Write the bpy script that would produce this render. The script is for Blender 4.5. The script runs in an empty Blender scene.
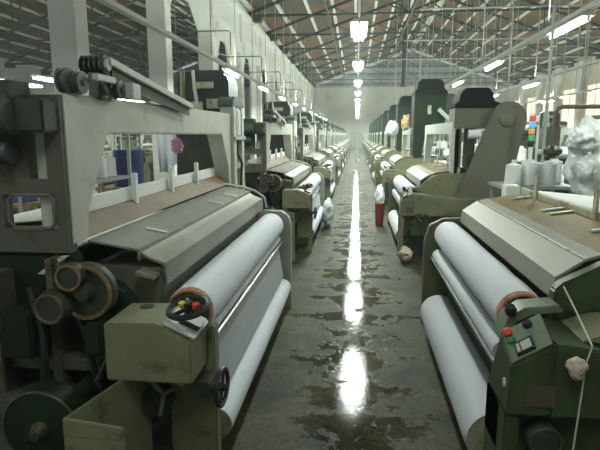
import bpy, bmesh, math, random
from mathutils import Vector, Matrix
random.seed(7)
S = bpy.context.scene
C = S.collection
PI = math.pi

# ------------------------------------------------------------------ materials
def mat(name, col, rough=.6, metal=0., var=.12, scale=6., dirt=None, dirt_amt=0., dirt_scale=3., bump=0., bscale=40., stretch=None, spec=.4):
    m = bpy.data.materials.new(name); m.use_nodes = True
    nt = m.node_tree; N = nt.nodes; L = nt.links
    b = N['Principled BSDF']
    b.inputs['Roughness'].default_value = rough
    b.inputs['Metallic'].default_value = metal
    b.inputs['Specular IOR Level'].default_value = spec
    tc = N.new('ShaderNodeTexCoord'); mp = N.new('ShaderNodeMapping')
    if stretch: mp.inputs['Scale'].default_value = stretch
    L.new(tc.outputs['Object'], mp.inputs[0])
    n = N.new('ShaderNodeTexNoise'); n.inputs['Scale'].default_value = scale; n.inputs['Detail'].default_value = 5
    L.new(mp.outputs[0], n.inputs[0])
    r = N.new('ShaderNodeValToRGB')
    r.color_ramp.elements[0].position = .3; r.color_ramp.elements[1].position = .7
    r.color_ramp.elements[0].color = [c * (1 - var) for c in col] + [1]
    r.color_ramp.elements[1].color = [min(1, c * (1 + var)) for c in col] + [1]
    L.new(n.outputs[0], r.inputs[0])
    out = r.outputs[0]
    if dirt:
        n2 = N.new('ShaderNodeTexNoise'); n2.inputs['Scale'].default_value = dirt_scale; n2.inputs['Detail'].default_value = 8
        n2.inputs['Roughness'].default_value = .65
        L.new(mp.outputs[0], n2.inputs[0])
        r2 = N.new('ShaderNodeValToRGB'); r2.color_ramp.elements[0].position = .62 - dirt_amt * .3; r2.color_ramp.elements[1].position = .72 - dirt_amt * .2
        L.new(n2.outputs[0], r2.inputs[0])
        mx = N.new('ShaderNodeMix'); mx.data_type = 'RGBA'
        L.new(r2.outputs[0], mx.inputs[0]); L.new(out, mx.inputs[6]); mx.inputs[7].default_value = list(dirt) + [1]
        out = mx.outputs[2]
    L.new(out, b.inputs['Base Color'])
    if bump:
        n3 = N.new('ShaderNodeTexNoise'); n3.inputs['Scale'].default_value = bscale; n3.inputs['Detail'].default_value = 4
        L.new(mp.outputs[0], n3.inputs[0])
        bp = N.new('ShaderNodeBump'); bp.inputs['Strength'].default_value = bump; bp.inputs['Distance'].default_value = .01
        L.new(n3.outputs[0], bp.inputs['Height']); L.new(bp.outputs[0], b.inputs['Normal'])
    return m
def emat(name, col, st):
    m = bpy.data.materials.new(name); m.use_nodes = True
    b = m.node_tree.nodes['Principled BSDF']
    b.inputs['Base Color'].default_value = list(col) + [1]
    b.inputs['Emission Color'].default_value = list(col) + [1]
    b.inputs['Emission Strength'].default_value = st
    return m
M = {}
M['cream'] = mat('cream_paint', (.47, .48, .42), .45, 0, .06, 5, (.33, .33, .24), .15, 4)
M['greybeam'] = mat('grey_paint', (.50, .53, .48), .45, 0, .06, 5, (.33, .33, .24), .15, 4)
M['olive'] = mat('olive_paint', (.195, .20, .115), .5, 0, .12, 6, (.085, .09, .05), .2, 7)
M['green'] = mat('green_paint', (.055, .085, .04), .4, 0, .15, 6, (.035, .05, .02), .3, 5)
M['panel'] = mat('panel_green', (.17, .21, .15), .4, 0, .10, 8, (.08, .09, .05), .2, 6)
M['dkbrown'] = mat('dark_frame_paint', (.10, .098, .075), .5, 0, .12, 5, (.07, .05, .03), .3, 5)
M['iron'] = mat('dark_iron', (.045, .055, .04), .5, .2, .25, 9, (.10, .06, .03), .2, 8)
M['motor'] = mat('motor_casing', (.08, .10, .09), .45, .2, .12, 6)
M['hood'] = mat('black_green_hood', (.010, .014, .013), .7, 0, .2, 4, spec=.12)
M['lefthood'] = mat('grey_green_hood', (.035, .05, .045), .35, 0, .15, 4)
M['casing'] = mat('dark_green_casing', (.012, .026, .014), .6, 0, .2, 4, spec=.2)
M['armplate'] = mat('grey_olive_plate', (.14, .14, .105), .5, 0, .05, 4, (.16, .16, .11), .2, 5)
M['steel'] = mat('stainless_cover', (.31, .31, .275), .38, .25, .12, 3, (.20, .19, .14), .3, 2.5, .12, 18, (1, .35, 1))
M['brownsteel'] = mat('scummed_cover', (.17, .115, .03), .6, 0, .3, 4, (.10, .075, .03), .2, 3, .15, 14, (1, .4, 1))
M['beige'] = mat('beige_cover', (.29, .28, .235), .48, .05, .10, 3, (.21, .19, .14), .3, 2.5, .1, 18, (1, .35, 1))
M['chrome'] = mat('chrome_rod', (.50, .50, .47), .32, .9, .05, 8)
M['cloth'] = mat('white_cloth', (.64, .66, .71), .75, 0, .02, 3, (.56, .58, .62), .1, 6, .08, 60, (1, .3, 1))
M['shadecloth'] = mat('shaded_cloth', (.40, .42, .43), .6, 0, .05, 3)  # grey of cloth in shade, put into the colour
M['roll_end'] = mat('roll_end_layers', (.34, .31, .24), .8, 0, .2, 10, (.18, .16, .12), .3, 14)
M['rusttray'] = mat('rusty_tray', (.17, .125, .085), .6, .1, .15, 5, (.20, .09, .03), .35, 6, .2, 40, (1, .5, 1))
M['rustcream'] = mat('rust_streaked_cream', (.50, .48, .36), .5, 0, .1, 5, (.20, .13, .06), .45, 5)
M['brass'] = mat('brass_rim', (.34, .24, .14), .3, .7, .15, 8)
M['orange'] = mat('orange_collar', (.55, .20, .09), .6, 0, .15, 10, (.2, .1, .05), .2, 12)
M['rubber'] = mat('black_plastic', (.025, .028, .028), .35, 0, .1, 8)
M['white'] = mat('white_plastic', (.78, .79, .76), .5, 0, .04, 6)
M['red'] = mat('red_plastic', (.65, .05, .04), .4, 0, .05, 6)
M['yellow'] = mat('yellow_plastic', (.62, .55, .08), .4, 0, .05, 6)
M['gbtn'] = mat('green_plastic', (.03, .25, .10), .4, 0, .05, 6)
M['blue'] = mat('blue_plastic', (.035, .05, .16), .55, 0, .15, 5)
M['yarn'] = mat('white_yarn', (.74, .75, .74), .8, 0, .04, 30, None, 0, 3, .1, 120)
M['rope'] = mat('grubby_string', (.62, .60, .50), .8, 0, .1, 40)
M['rag'] = mat('dirty_rag', (.62, .52, .42), .85, 0, .15, 20, (.35, .22, .16), .3, 18, .3, 60)
M['pinkrag'] = mat('pink_cloth', (.62, .30, .48), .85, 0, .15, 20)
M['redrag'] = mat('red_cloth', (.30, .05, .04), .85, 0, .2, 20)
M['tan'] = mat('tan_cloth', (.55, .38, .20), .85, 0, .2, 20)
M['concrete'] = mat('painted_concrete', (.76, .77, .73), .8, 0, .04, 1.2, (.52, .52, .46), .2, .8)
M['farwall'] = mat('far_wall_paint', (.68, .66, .62), .8, 0, .05, .6, (.50, .49, .45), .2, .5)
M['cream_wall'] = mat('cream_wall', (.72, .66, .50), .8, 0, .05, 1)
M['truss'] = mat('truss_paint', (.05, .065, .06), .6, .1, .15, 4)
M['purlin'] = mat('purlin_paint', (.62, .63, .58), .6, 0, .06, 4)
M['pipe'] = mat('brown_pipe', (.13, .10, .075), .5, .3, .15, 8)
M['galv'] = mat('galvanised_rod', (.42, .44, .42), .5, .3, .1, 8)
M['lens'] = mat('smoky_lens', (.10, .12, .12), .3, 0, .1, 8)
M['lcd'] = mat('meter_face', (.45, .50, .44), .3, 0, .05, 8)
M['wood'] = mat('brown_shelf', (.22, .15, .08), .7, 0, .15, 8)
M['tube'] = emat('lit_tube', (.92, 1., .98), 14.)
M['tlred'] = emat('signal_red', (.75, .08, .07), .25)
M['tlblue'] = emat('signal_blue', (.08, .35, .85), .7)
M['tlorange'] = emat('signal_orange', (.8, .38, .08), .25)
M['tlgreen'] = emat('signal_green', (.08, .45, .2), .2)

def plastic():
    m = bpy.data.materials.new('clear_plastic_wrap'); m.use_nodes = True
    b = m.node_tree.nodes['Principled BSDF']
    b.inputs['Base Color'].default_value = (.80, .83, .82, 1); b.inputs['Roughness'].default_value = .25
    N = m.node_tree.nodes; L = m.node_tree.links
    n = N.new('ShaderNodeTexNoise'); n.inputs['Scale'].default_value = 9; n.inputs['Detail'].default_value = 5; n.inputs['Distortion'].default_value = 1.5
    bp = N.new('ShaderNodeBump'); bp.inputs['Strength'].default_value = .6; bp.inputs['Distance'].default_value = .04
    tc = N.new('ShaderNodeTexCoord'); L.new(tc.outputs['Object'], n.inputs[0])
    L.new(n.outputs[0], bp.inputs['Height']); L.new(bp.outputs[0], b.inputs['Normal'])
    return m
M['plastic'] = plastic()

def floor_mat():
    m = bpy.data.materials.new('wet_concrete_floor'); m.use_nodes = True
    N = m.node_tree.nodes; L = m.node_tree.links; b = N['Principled BSDF']
    tc = N.new('ShaderNodeTexCoord')
    def noise(sc, det=6, st=(1, 1, 1), rough=.6, dist=0):
        mp = N.new('ShaderNodeMapping'); mp.inputs['Scale'].default_value = st; L.new(tc.outputs['Object'], mp.inputs[0])
        n = N.new('ShaderNodeTexNoise'); n.inputs['Scale'].default_value = sc; n.inputs['Detail'].default_value = det
        n.inputs['Roughness'].default_value = rough; n.inputs['Distortion'].default_value = dist
        L.new(mp.outputs[0], n.inputs[0]); return n
    def ramp(src, p0, c0, p1, c1):
        r = N.new('ShaderNodeValToRGB'); e = r.color_ramp.elements
        e[0].position = p0; e[0].color = (*c0, 1); e[1].position = p1; e[1].color = (*c1, 1); L.new(src, r.inputs[0]); return r
    big = noise(2.2, 6, dist=.6); fine = noise(26, 5, rough=.7); wet = noise(5.5, 7, (1.2, .8, 1), .72, .5); bands = noise(1.3, 5, (.5, 2.6, 1), .6, .3)
    c1 = ramp(big.outputs[0], .35, (.022, .024, .014), .66, (.085, .080, .048))
    c2 = ramp(fine.outputs[0], .3, (.40, .46, .36), .7, (1.45, 1.42, 1.35))
    mx = N.new('ShaderNodeMix'); mx.data_type = 'RGBA'; mx.blend_type = 'MULTIPLY'; mx.inputs[0].default_value = 1
    L.new(c1.outputs[0], mx.inputs[6]); L.new(c2.outputs[0], mx.inputs[7])
    L.new(mx.outputs[2], b.inputs['Base Color'])
    add = N.new('ShaderNodeMath'); add.operation = 'ADD'; L.new(wet.outputs[0], add.inputs[0]); L.new(bands.outputs[0], add.inputs[1])
    # a wetter band down the middle of the aisle
    sx = N.new('ShaderNodeSeparateXYZ'); L.new(tc.outputs['Object'], sx.inputs[0])
    ab = N.new('ShaderNodeMath'); ab.operation = 'ABSOLUTE'; L.new(sx.outputs[0], ab.inputs[0])
    ml = N.new('ShaderNodeMath'); ml.operation = 'MULTIPLY_ADD'; L.new(ab.outputs[0], ml.inputs[0]); ml.inputs[1].default_value = -.55; ml.inputs[2].default_value = .10
    ad2 = N.new('ShaderNodeMath'); ad2.operation = 'ADD'; L.new(add.outputs[0], ad2.inputs[0]); L.new(ml.outputs[0], ad2.inputs[1])
    rr = ramp(ad2.outputs[0], .97, (.60, .60, .60), 1.13, (.06, .06, .06)); L.new(rr.outputs[0], b.inputs['Roughness'])
    bp = N.new('ShaderNodeBump'); bp.inputs['Strength'].default_value = .3; bp.inputs['Distance'].default_value = .01
    mh = N.new('ShaderNodeMath'); mh.operation = 'MULTIPLY_ADD'; L.new(rr.outputs[0], mh.inputs[0]); mh.inputs[1].default_value = .50; mh.inputs[2].default_value = .035
    L.new(mh.outputs[0], bp.inputs['Strength'])
    L.new(fine.outputs[0], bp.inputs['Height']); L.new(bp.outputs[0], b.inputs['Normal'])
    b.inputs['Specular IOR Level'].default_value = .30
    return m
M['floor'] = floor_mat()

def roof_mat():
    m = bpy.data.materials.new('corrugated_roof_sheets'); m.use_nodes = True
    N = m.node_tree.nodes; L = m.node_tree.links; b = N['Principled BSDF']; b.inputs['Roughness'].default_value = .75
    tc = N.new('ShaderNodeTexCoord')
    n = N.new('ShaderNodeTexNoise'); n.inputs['Scale'].default_value = .45; n.inputs['Detail'].default_value = 6; L.new(tc.outputs['Object'], n.inputs[0])
    r = N.new('ShaderNodeValToRGB'); e = r.color_ramp.elements
    e[0].position = .38; e[0].color = (.07, .07, .045, 1); e[1].position = .6; e[1].color = (.20, .105, .05, 1)
    L.new(n.outputs[0], r.inputs[0])
    w = N.new('ShaderNodeTexWave'); w.bands_direction = 'Y'; w.inputs['Scale'].default_value = 1.6; L.new(tc.outputs['Object'], w.inputs[0])
    r2 = N.new('ShaderNodeValToRGB'); r2.color_ramp.elements[0].color = (.62, .62, .62, 1); r2.color_ramp.elements[1].color = (1.2, 1.2, 1.2, 1)
    L.new(w.outputs[1], r2.inputs[0])
    mx = N.new('ShaderNodeMix'); mx.data_type = 'RGBA'; mx.blend_type = 'MULTIPLY'; mx.inputs[0].default_value = 1
    L.new(r.outputs[0], mx.inputs[6]); L.new(r2.outputs[0], mx.inputs[7]); L.new(mx.outputs[2], b.inputs['Base Color'])
    bp = N.new('ShaderNodeBump'); bp.inputs['Distance'].default_value = .05; L.new(w.outputs[1], bp.inputs['Height']); L.new(bp.outputs[0], b.inputs['Normal'])
    return m
M['roof'] = roof_mat()
def siding_mat():
    m = bpy.data.materials.new('gable_siding'); m.use_nodes = True
    N = m.node_tree.nodes; L = m.node_tree.links; b = N['Principled BSDF']; b.inputs['Roughness'].default_value = .6
    tc = N.new('ShaderNodeTexCoord'); w = N.new('ShaderNodeTexWave'); w.bands_direction = 'Z'; w.inputs['Scale'].default_value = .28; L.new(tc.outputs['Object'], w.inputs[0])
    r = N.new('ShaderNodeValToRGB'); r.color_ramp.elements[0].color = (.22, .25, .25, 1); r.color_ramp.elements[1].color = (.42, .45, .46, 1)
    L.new(w.outputs[1], r.inputs[0]); L.new(r.outputs[0], b.inputs['Base Color']); return m
M['siding'] = siding_mat()

# ------------------------------------------------------------------ mesh builder
class MB:
    """collects shapes; f maps the builder's coordinates to the object's own"""
    def __init__(s, f=None): s.bm = bmesh.new(); s.f = f or (lambda p: Vector(p))
    def v(s, p): return s.bm.verts.new(s.f(p))
    def box(s, a, b):
        (x0, y0, z0), (x1, y1, z1) = a, b
        vs = [s.v(p) for p in ((x0,y0,z0),(x1,y0,z0),(x1,y1,z0),(x0,y1,z0),(x0,y0,z1),(x1,y0,z1),(x1,y1,z1),(x0,y1,z1))]
        for q in ((0,1,2,3),(4,5,6,7),(0,1,5,4),(1,2,6,5),(2,3,7,6),(3,0,4,7)): s.bm.faces.new([vs[i] for i in q])
        return s
    def hexa(s, pts):
        vs = [s.v(p) for p in pts]
        for q in ((0,1,2,3),(4,5,6,7),(0,1,5,4),(1,2,6,5),(2,3,7,6),(3,0,4,7)): s.bm.faces.new([vs[i] for i in q])
        return s
    def prism(s, poly, a0, a1, axis='y'):
        def mk(p, a): return {'y': (p[0], a, p[1]), 'x': (a, p[0], p[1]), 'z': (p[0], p[1], a)}[axis]
        A = [s.v(mk(p, a0)) for p in poly]; B = [s.v(mk(p, a1)) for p in poly]
        n = len(poly); s.bm.faces.new(A); s.bm.faces.new(B)
        for i in range(n): s.bm.faces.new([A[i], A[(i+1)%n], B[(i+1)%n], B[i]])
        return s
    def lathe(s, p0, p1, prof, n=20, caps=True):
        """prof: (t 0..1 along p0-p1, radius)"""
        p0, p1 = Vector(p0), Vector(p1); d = p1 - p0; z = d.normalized()
        x = z.orthogonal().normalized(); y = z.cross(x); rings = []
        for t, r in prof:
            c = p0 + d * t
            rings.append([s.v(c + (x * math.cos(2*PI*k/n) + y * math.sin(2*PI*k/n)) * r) for k in range(n)])
        for a, b in zip(rings, rings[1:]):
            for k in range(n): s.bm.faces.new([a[k], a[(k+1)%n], b[(k+1)%n], b[k]])
        if caps: s.bm.faces.new(rings[0]); s.bm.faces.new(rings[-1])
        return s
    def cyl(s, p0, p1, r, n=16, r2=None): return s.lathe(p0, p1, [(0, r), (1, r if r2 is None else r2)], n)
    def tube(s, pts, r, n=8):
        pts = [Vector(p) for p in pts]; rings = []; px = None
        for i, p in enumerate(pts):
            t = (pts[min(i+1, len(pts)-1)] - pts[max(i-1, 0)]).normalized()
            x = t.orthogonal().normalized() if px is None else (px - t * px.dot(t)).normalized()
            px = x; y = t.cross(x)
            rr = r(i / (len(pts)-1)) if callable(r) else r
            rings.append([s.v(p + (x * math.cos(2*PI*k/n) + y * math.sin(2*PI*k/n)) * rr) for k in range(n)])
        for a, b in zip(rings, rings[1:]):
            for k in range(n): s.bm.faces.new([a[k], a[(k+1)%n], b[(k+1)%n], b[k]])
        s.bm.faces.new(rings[0]); s.bm.faces.new(rings[-1]); return s
    def torus(s, c, axis, R, r, n=28, m=8):
        c = Vector(c); z = Vector(axis).normalized(); x = z.orthogonal().normalized(); y = z.cross(x); rings = []
        for i in range(n):
            a = 2*PI*i/n; d = x * math.cos(a) + y * math.sin(a)
            rings.append([s.v(c + d * (R + r * math.cos(2*PI*k/m)) + z * r * math.sin(2*PI*k/m)) for k in range(m)])
        for i in range(n):
            a, b = rings[i], rings[(i+1) % n]
            for k in range(m): s.bm.faces.new([a[k], a[(k+1)%m], b[(k+1)%m], b[k]])
        return s
    def build(s, name, m, parent=None, bevel=0., smooth=40, loc=None):
        bmesh.ops.recalc_face_normals(s.bm, faces=s.bm.faces)
        if bevel:
            es = [e for e in s.bm.edges if len(e.link_faces) == 2 and e.calc_face_angle(0) > math.radians(35)]
            bmesh.ops.bevel(s.bm, geom=es, offset=bevel, segments=2, affect='EDGES', clamp_overlap=True)
        me = bpy.data.meshes.new(name); s.bm.to_mesh(me); s.bm.free()
        me.polygons.foreach_set('use_smooth', [True] * len(me.polygons)); me.set_sharp_from_angle(angle=math.radians(smooth))
        me.materials.append(M[m] if isinstance(m, str) else m)
        o = bpy.data.objects.new(name, me); C.objects.link(o)
        if parent: o.parent = parent
        if loc: o.location = loc
        return o
def empty(name, loc, label=None, cat=None, group=None):
    o = bpy.data.objects.new(name, None); C.objects.link(o); o.location = loc; o.empty_display_size = .2
    return tag(o, label, cat, group) if label else o
def tag(o, label, cat, group=None, kind=None):
    o['label'] = label; o['category'] = cat
    if group: o['group'] = group
    if kind: o['kind'] = kind
    return o
def struct(o, label=None):
    o['kind'] = 'structure'
    if label: o['label'] = label
    return o
KIDS = {}
def copy_tree(o, parent=None):
    c = o.copy(); C.objects.link(c); c.parent = parent
    for ch in o.children: copy_tree(ch, c)
    return c
ORD = ['first','second','third','fourth','fifth','sixth','seventh','eighth','ninth','tenth','eleventh','twelfth','thirteenth','fourteenth','fifteenth']

# ------------------------------------------------------------------ camera
cam = bpy.data.cameras.new('camera'); co = bpy.data.objects.new('camera', cam); C.objects.link(co)
cam.sensor_width = 36; cam.lens = 520 / 600 * 36; cam.clip_end = 300; cam.clip_start = .05
pit, yaw = math.radians(9.8193), math.radians(6.1646)
co.location = (0, 0, 1.65); co.rotation_euler = (PI/2 - pit, 0, yaw); S.camera = co

PITCH = 5.1
NL = 12
# ------------------------------------------------------------------ the building
FARY = 67.; ZE = 7.5; XL = -5.5; XR = 18.2; XM = (XL + XR) / 2; RS = .355
ZR = ZE + RS * (XM - XL); XLL = XL - (XR - XL); XLM = XL - (XM - XL); NEAR = -3.
struct(MB().box((XLL, NEAR, -.2), (XR + .3, FARY, 0)).build('floor', 'floor'))
m = MB(); m.box((XLL, FARY, 0), (XR + .3, FARY + .3, ZE)); struct(m.build('wall_far', 'farwall'))
m = MB(); m.prism([(XL, ZE), (XR, ZE), (XM, ZR)], FARY, FARY + .2)
m.prism([(XL, ZE), (XLL, ZE), (XLM, ZR)], FARY, FARY + .2); struct(m.build('trim_1', 'siding'))
struct(MB().box((XL, NEAR - .2, 0), (XR + .3, NEAR, ZE + .4)).build('added_near_wall', 'concrete'))  # unseen wall added behind the camera to darken the foreground
# roof sheets
def slope(x): 
    c = XM if x > XL else XLM
    return ZR - RS * abs(x - c)
for nm, a, b in (('ceiling', XL, XM), ('ceiling', XM, XR + .4), ('ceiling', XLM, XL), ('ceiling', XLL, XLM)):
    za = ZE if a in (XL, XLL) else ZR
    zb = ZE if b == XL else (ZE - .14 if b > XR else ZR)
    m = MB(); m.prism([(a, za + .32), (b, zb + .32), (b, zb + .38), (a, za + .38)], NEAR, FARY); struct(m.build(nm, 'roof'))
# purlins, one mesh to each roof slope
def purlins(a, b, nm):
    m = MB(); n = 9; d = (b - a) / n
    for i in range(n + 1):
        x = a + d * i
        if i in (0, n): x += .12 * (1 if i == 0 else -1)
        z = slope(x) + .18; w = .085 if 0 < i < n else .14
        m.box((x - w, 3.2, z), (x + w, FARY, z + .13))
    struct(m.build(nm, 'purlin'))
purlins(XL, XM, 'roof_purlin'); purlins(XM, XR, 'roof_purlin'); purlins(XLM, XL, 'roof_purlin'); purlins(XLL, XLM, 'roof_purlin')
# trusses
def truss_bm(x0, x1, zb):
    m = MB(); xm = (x0 + x1) / 2; w = .05
    def bar(p, q, r=w):
        p, q = Vector((p[0], 0, p[1])), Vector((q[0], 0, q[1])); d = (q - p).normalized(); n = Vector((-d.z, 0, d.x)) * r; y = Vector((0, .05, 0))
        m.hexa([p-n-y, q-n-y, q+n-y, p+n-y, p-n+y, q-n+y, q+n+y, p+n+y])
    top = lambda x: zb + RS * ((x1 - x0) / 2 - abs(x - xm)) + .1
    bar((x0, zb), (x1, zb), .045); bar((x0, top(x0)), (xm, top(xm)), .08); bar((x1, top(x1)), (xm, top(xm)), .08)
    N = 6; xs = [x0 + (x1 - x0) * i / N for i in range(N + 1)]
    for i in range(1, N):
        bar((xs[i], zb), (xs[i], top(xs[i])), .025)
        j = i - 1 if i <= N // 2 else i + 1
        bar((xs[i], zb), (xs[j], top(xs[j])), .025)
        if i == N // 2: bar((xs[i], zb), (xs[i-1], top(xs[i-1])), .025)
    m.box((x0, -.2, zb - .28), (x0 + .7, .2, zb + .08)); m.box((x1 - .7, -.2, zb - .28), (x1, .2, zb + .08))
    return m
t0 = truss_bm(XL, XR, ZE - .05).build('roof_truss', 'truss'); struct(t0)
t1 = truss_bm(XLL, XL - .3, ZE - .05).build('roof_truss', 'truss'); struct(t1)
ys = [6.4 + PITCH * i for i in range(12)]
for i, y in enumerate(ys):
    for t in (t0, t1):
        o = t if i == 0 else t.copy()
        if i: C.objects.link(o)
        o.location = (0, y, 0)
# longitudinal bracing
m = MB()
for x in (-1.5, 2.5, 6.35, 10.3, 14.3): m.box((x - .04, 6.4, ZE - .09), (x + .04, 62, ZE - .01))
struct(m.build('roof_brace', 'truss'))
# left colonnade: pillars with haunches under a deep gutter wall
def pillar_bm(lo=True):
    m = MB(); zt = ZE - .2
    m.prism([(-.24, 0), (.24, 0), (.24, 5.5), (1.35, 6.35), (1.35, zt), (-1.35, zt), (-1.35, 6.35), (-.24, 5.5)], XL - .55, XL, 'x')
    m.prism([(-.42, 5.9), (0, 5.35), (.42, 5.9), (.42, zt), (-.42, zt)], XL, XL + .10, 'x')
    return m
pb = pillar_bm().build('concrete_pillar', 'concrete', smooth=15)
for i in range(13):
    o = pb if i == 0 else pb.copy()
    if i: C.objects.link(o)
    o.location = (0, 5.4 + 4.97 * i, 0)
    struct(o)
m = MB(); m.box((XL - .65, 3, 6.35), (XL - .04, FARY, ZE + .3)); m.box((XL - .9, 3, ZE - .35), (XL + .28, FARY, ZE - .22)); struct(m.build('wall_left', 'concrete'))
m = MB()
for i in range(3, 12):
    y0 = 5.4 + 4.97 * i + .24; y1 = y0 + 4.49
    m.box((XL - .35, y0, 0), (XL - .25, y0 + 1.3, 6.5)); m.box((XL - .35, y1 - 1.3, 0), (XL - .25, y1, 6.5))
    m.prism([(y0 + 1.3, 4.9), (y0 + 1.7, 5.6), (y1 - 1.7, 5.6), (y1 - 1.3, 4.9), (y1 - 1.3, 6.5), (y0 + 1.3, 6.5)], XL - .35, XL - .25, 'x')
struct(m.build('trim_2', 'concrete'))
m = MB(); m.box((XLL - .3, NEAR, 0), (XLL, FARY, ZE + .2)); struct(m.build('wall_left', 'concrete'))
# right wall with pilasters and glowing panels added to brighten it
m = MB(); m.box((XR, 20, 0), (XR + .3, FARY, ZE + .2)); struct(m.build('wall_right', 'cream_wall'))
rp = MB().prism([(-.3, 0), (.3, 0), (.3, 5.2), (1.2, 6.4), (1.2, ZE), (-1.2, ZE), (-1.2, 6.4), (-.3, 5.2)], XR - .4, XR, 'x').build('concrete_pillar', 'concrete', bevel=.02)
for i in range(10):
    o = rp if i == 0 else rp.copy()
    if i: C.objects.link(o)
    o.location = (0, 21 + 4.95 * i, 0); struct(o)
glow = emat('wall_glow', (1., .90, .68), .75)
for i in range(9):
    y0 = 21 + 4.95 * i + .9
    f = MB(); f.box((XR - .06, y0, 1.4), (XR, y0 + 3.15, 1.5)).box((XR - .06, y0, 5.5), (XR, y0 + 3.15, 5.6)).box((XR - .06, y0, 1.4), (XR, y0 + .1, 5.6)).box((XR - .06, y0 + 3.05, 1.4), (XR, y0 + 3.15, 5.6)).box((XR - .06, y0 + 1.52, 1.4), (XR, y0 + 1.62, 5.6))
    w = f.build('glow_panel_%d' % (i + 1), 'cream_wall'); struct(w)
    MB().box((XR - .03, y0 + .1, 1.5), (XR - .01, y0 + 3.05, 5.5)).build('pane', glow, w)
# far doors
d = MB().box((-.75, FARY - .06, 0), (.05, FARY, 2.3)).box((.10, FARY - .06, 0), (.9, FARY, 2.3)).build('door_1', 'galv'); struct(d)
MB().box((.0, FARY - .10, 1.0), (.03, FARY - .06, 1.25)).build('door_handle', 'iron', d)

# ------------------------------------------------------------------ loom parts shared by both rows
def mk(s):
    return lambda p: Vector((s * (p[0] - 1.3), p[1], p[2]))
def wheel(parent, c, axis, R, r, f, hub=.03, arms=4, nm='handwheel', m='rubber'):
    b = MB(f); b.torus(c, axis, R, r); c = Vector(c); z = Vector(axis).normalized(); x = z.orthogonal().normalized(); y = z.cross(x)
    b.cyl(c - z * .025, c + z * .025, hub, 14)
    for k in range(arms):
        a = 2*PI*k/arms + .4; d = x * math.cos(a) + y * math.sin(a); b.cyl(c + d * hub * .7, c + d * R, r * .75, 8)
    return b.build(nm, m, parent)
def rollers(root, f, y0, y1, s):
    # breast roll wrapped in cloth
    n = 10; prof = [(0, .114)] + [(i / n, .117 + .0025 * random.uniform(-1, 1)) for i in range(1, n)] + [(1, .114)]
    br = MB(f).lathe((.775, y0, .825), (.775, y1, .825), prof, 36).build('breast_roll', 'cloth', root)
    for ya, yb in ((y0 - .03, y0 + .001), (y1 - .001, y1 + .04)):
        MB(f).lathe((.775, ya, .825), (.775, yb, .825), [(0, .095), (.2, .108), (1, .108)], 28).build('end_collar', 'orange', br)
        q = ya - .004 if ya < y0 else yb + .004
        MB(f).lathe((.775, q - .004, .825), (.775, q + .004, .825), [(0, .099), (1, .099)], 24).build('roll_hub', 'iron', br)
    b = MB(f); b.cyl((.775, y0 - .08, .825), (.775, y0 - .031, .825), .045, 14); b.cyl((.775, y1 + .041, .825), (.775, y1 + .10, .825), .045, 14); b.build('roll_shaft', 'iron', br)

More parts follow.
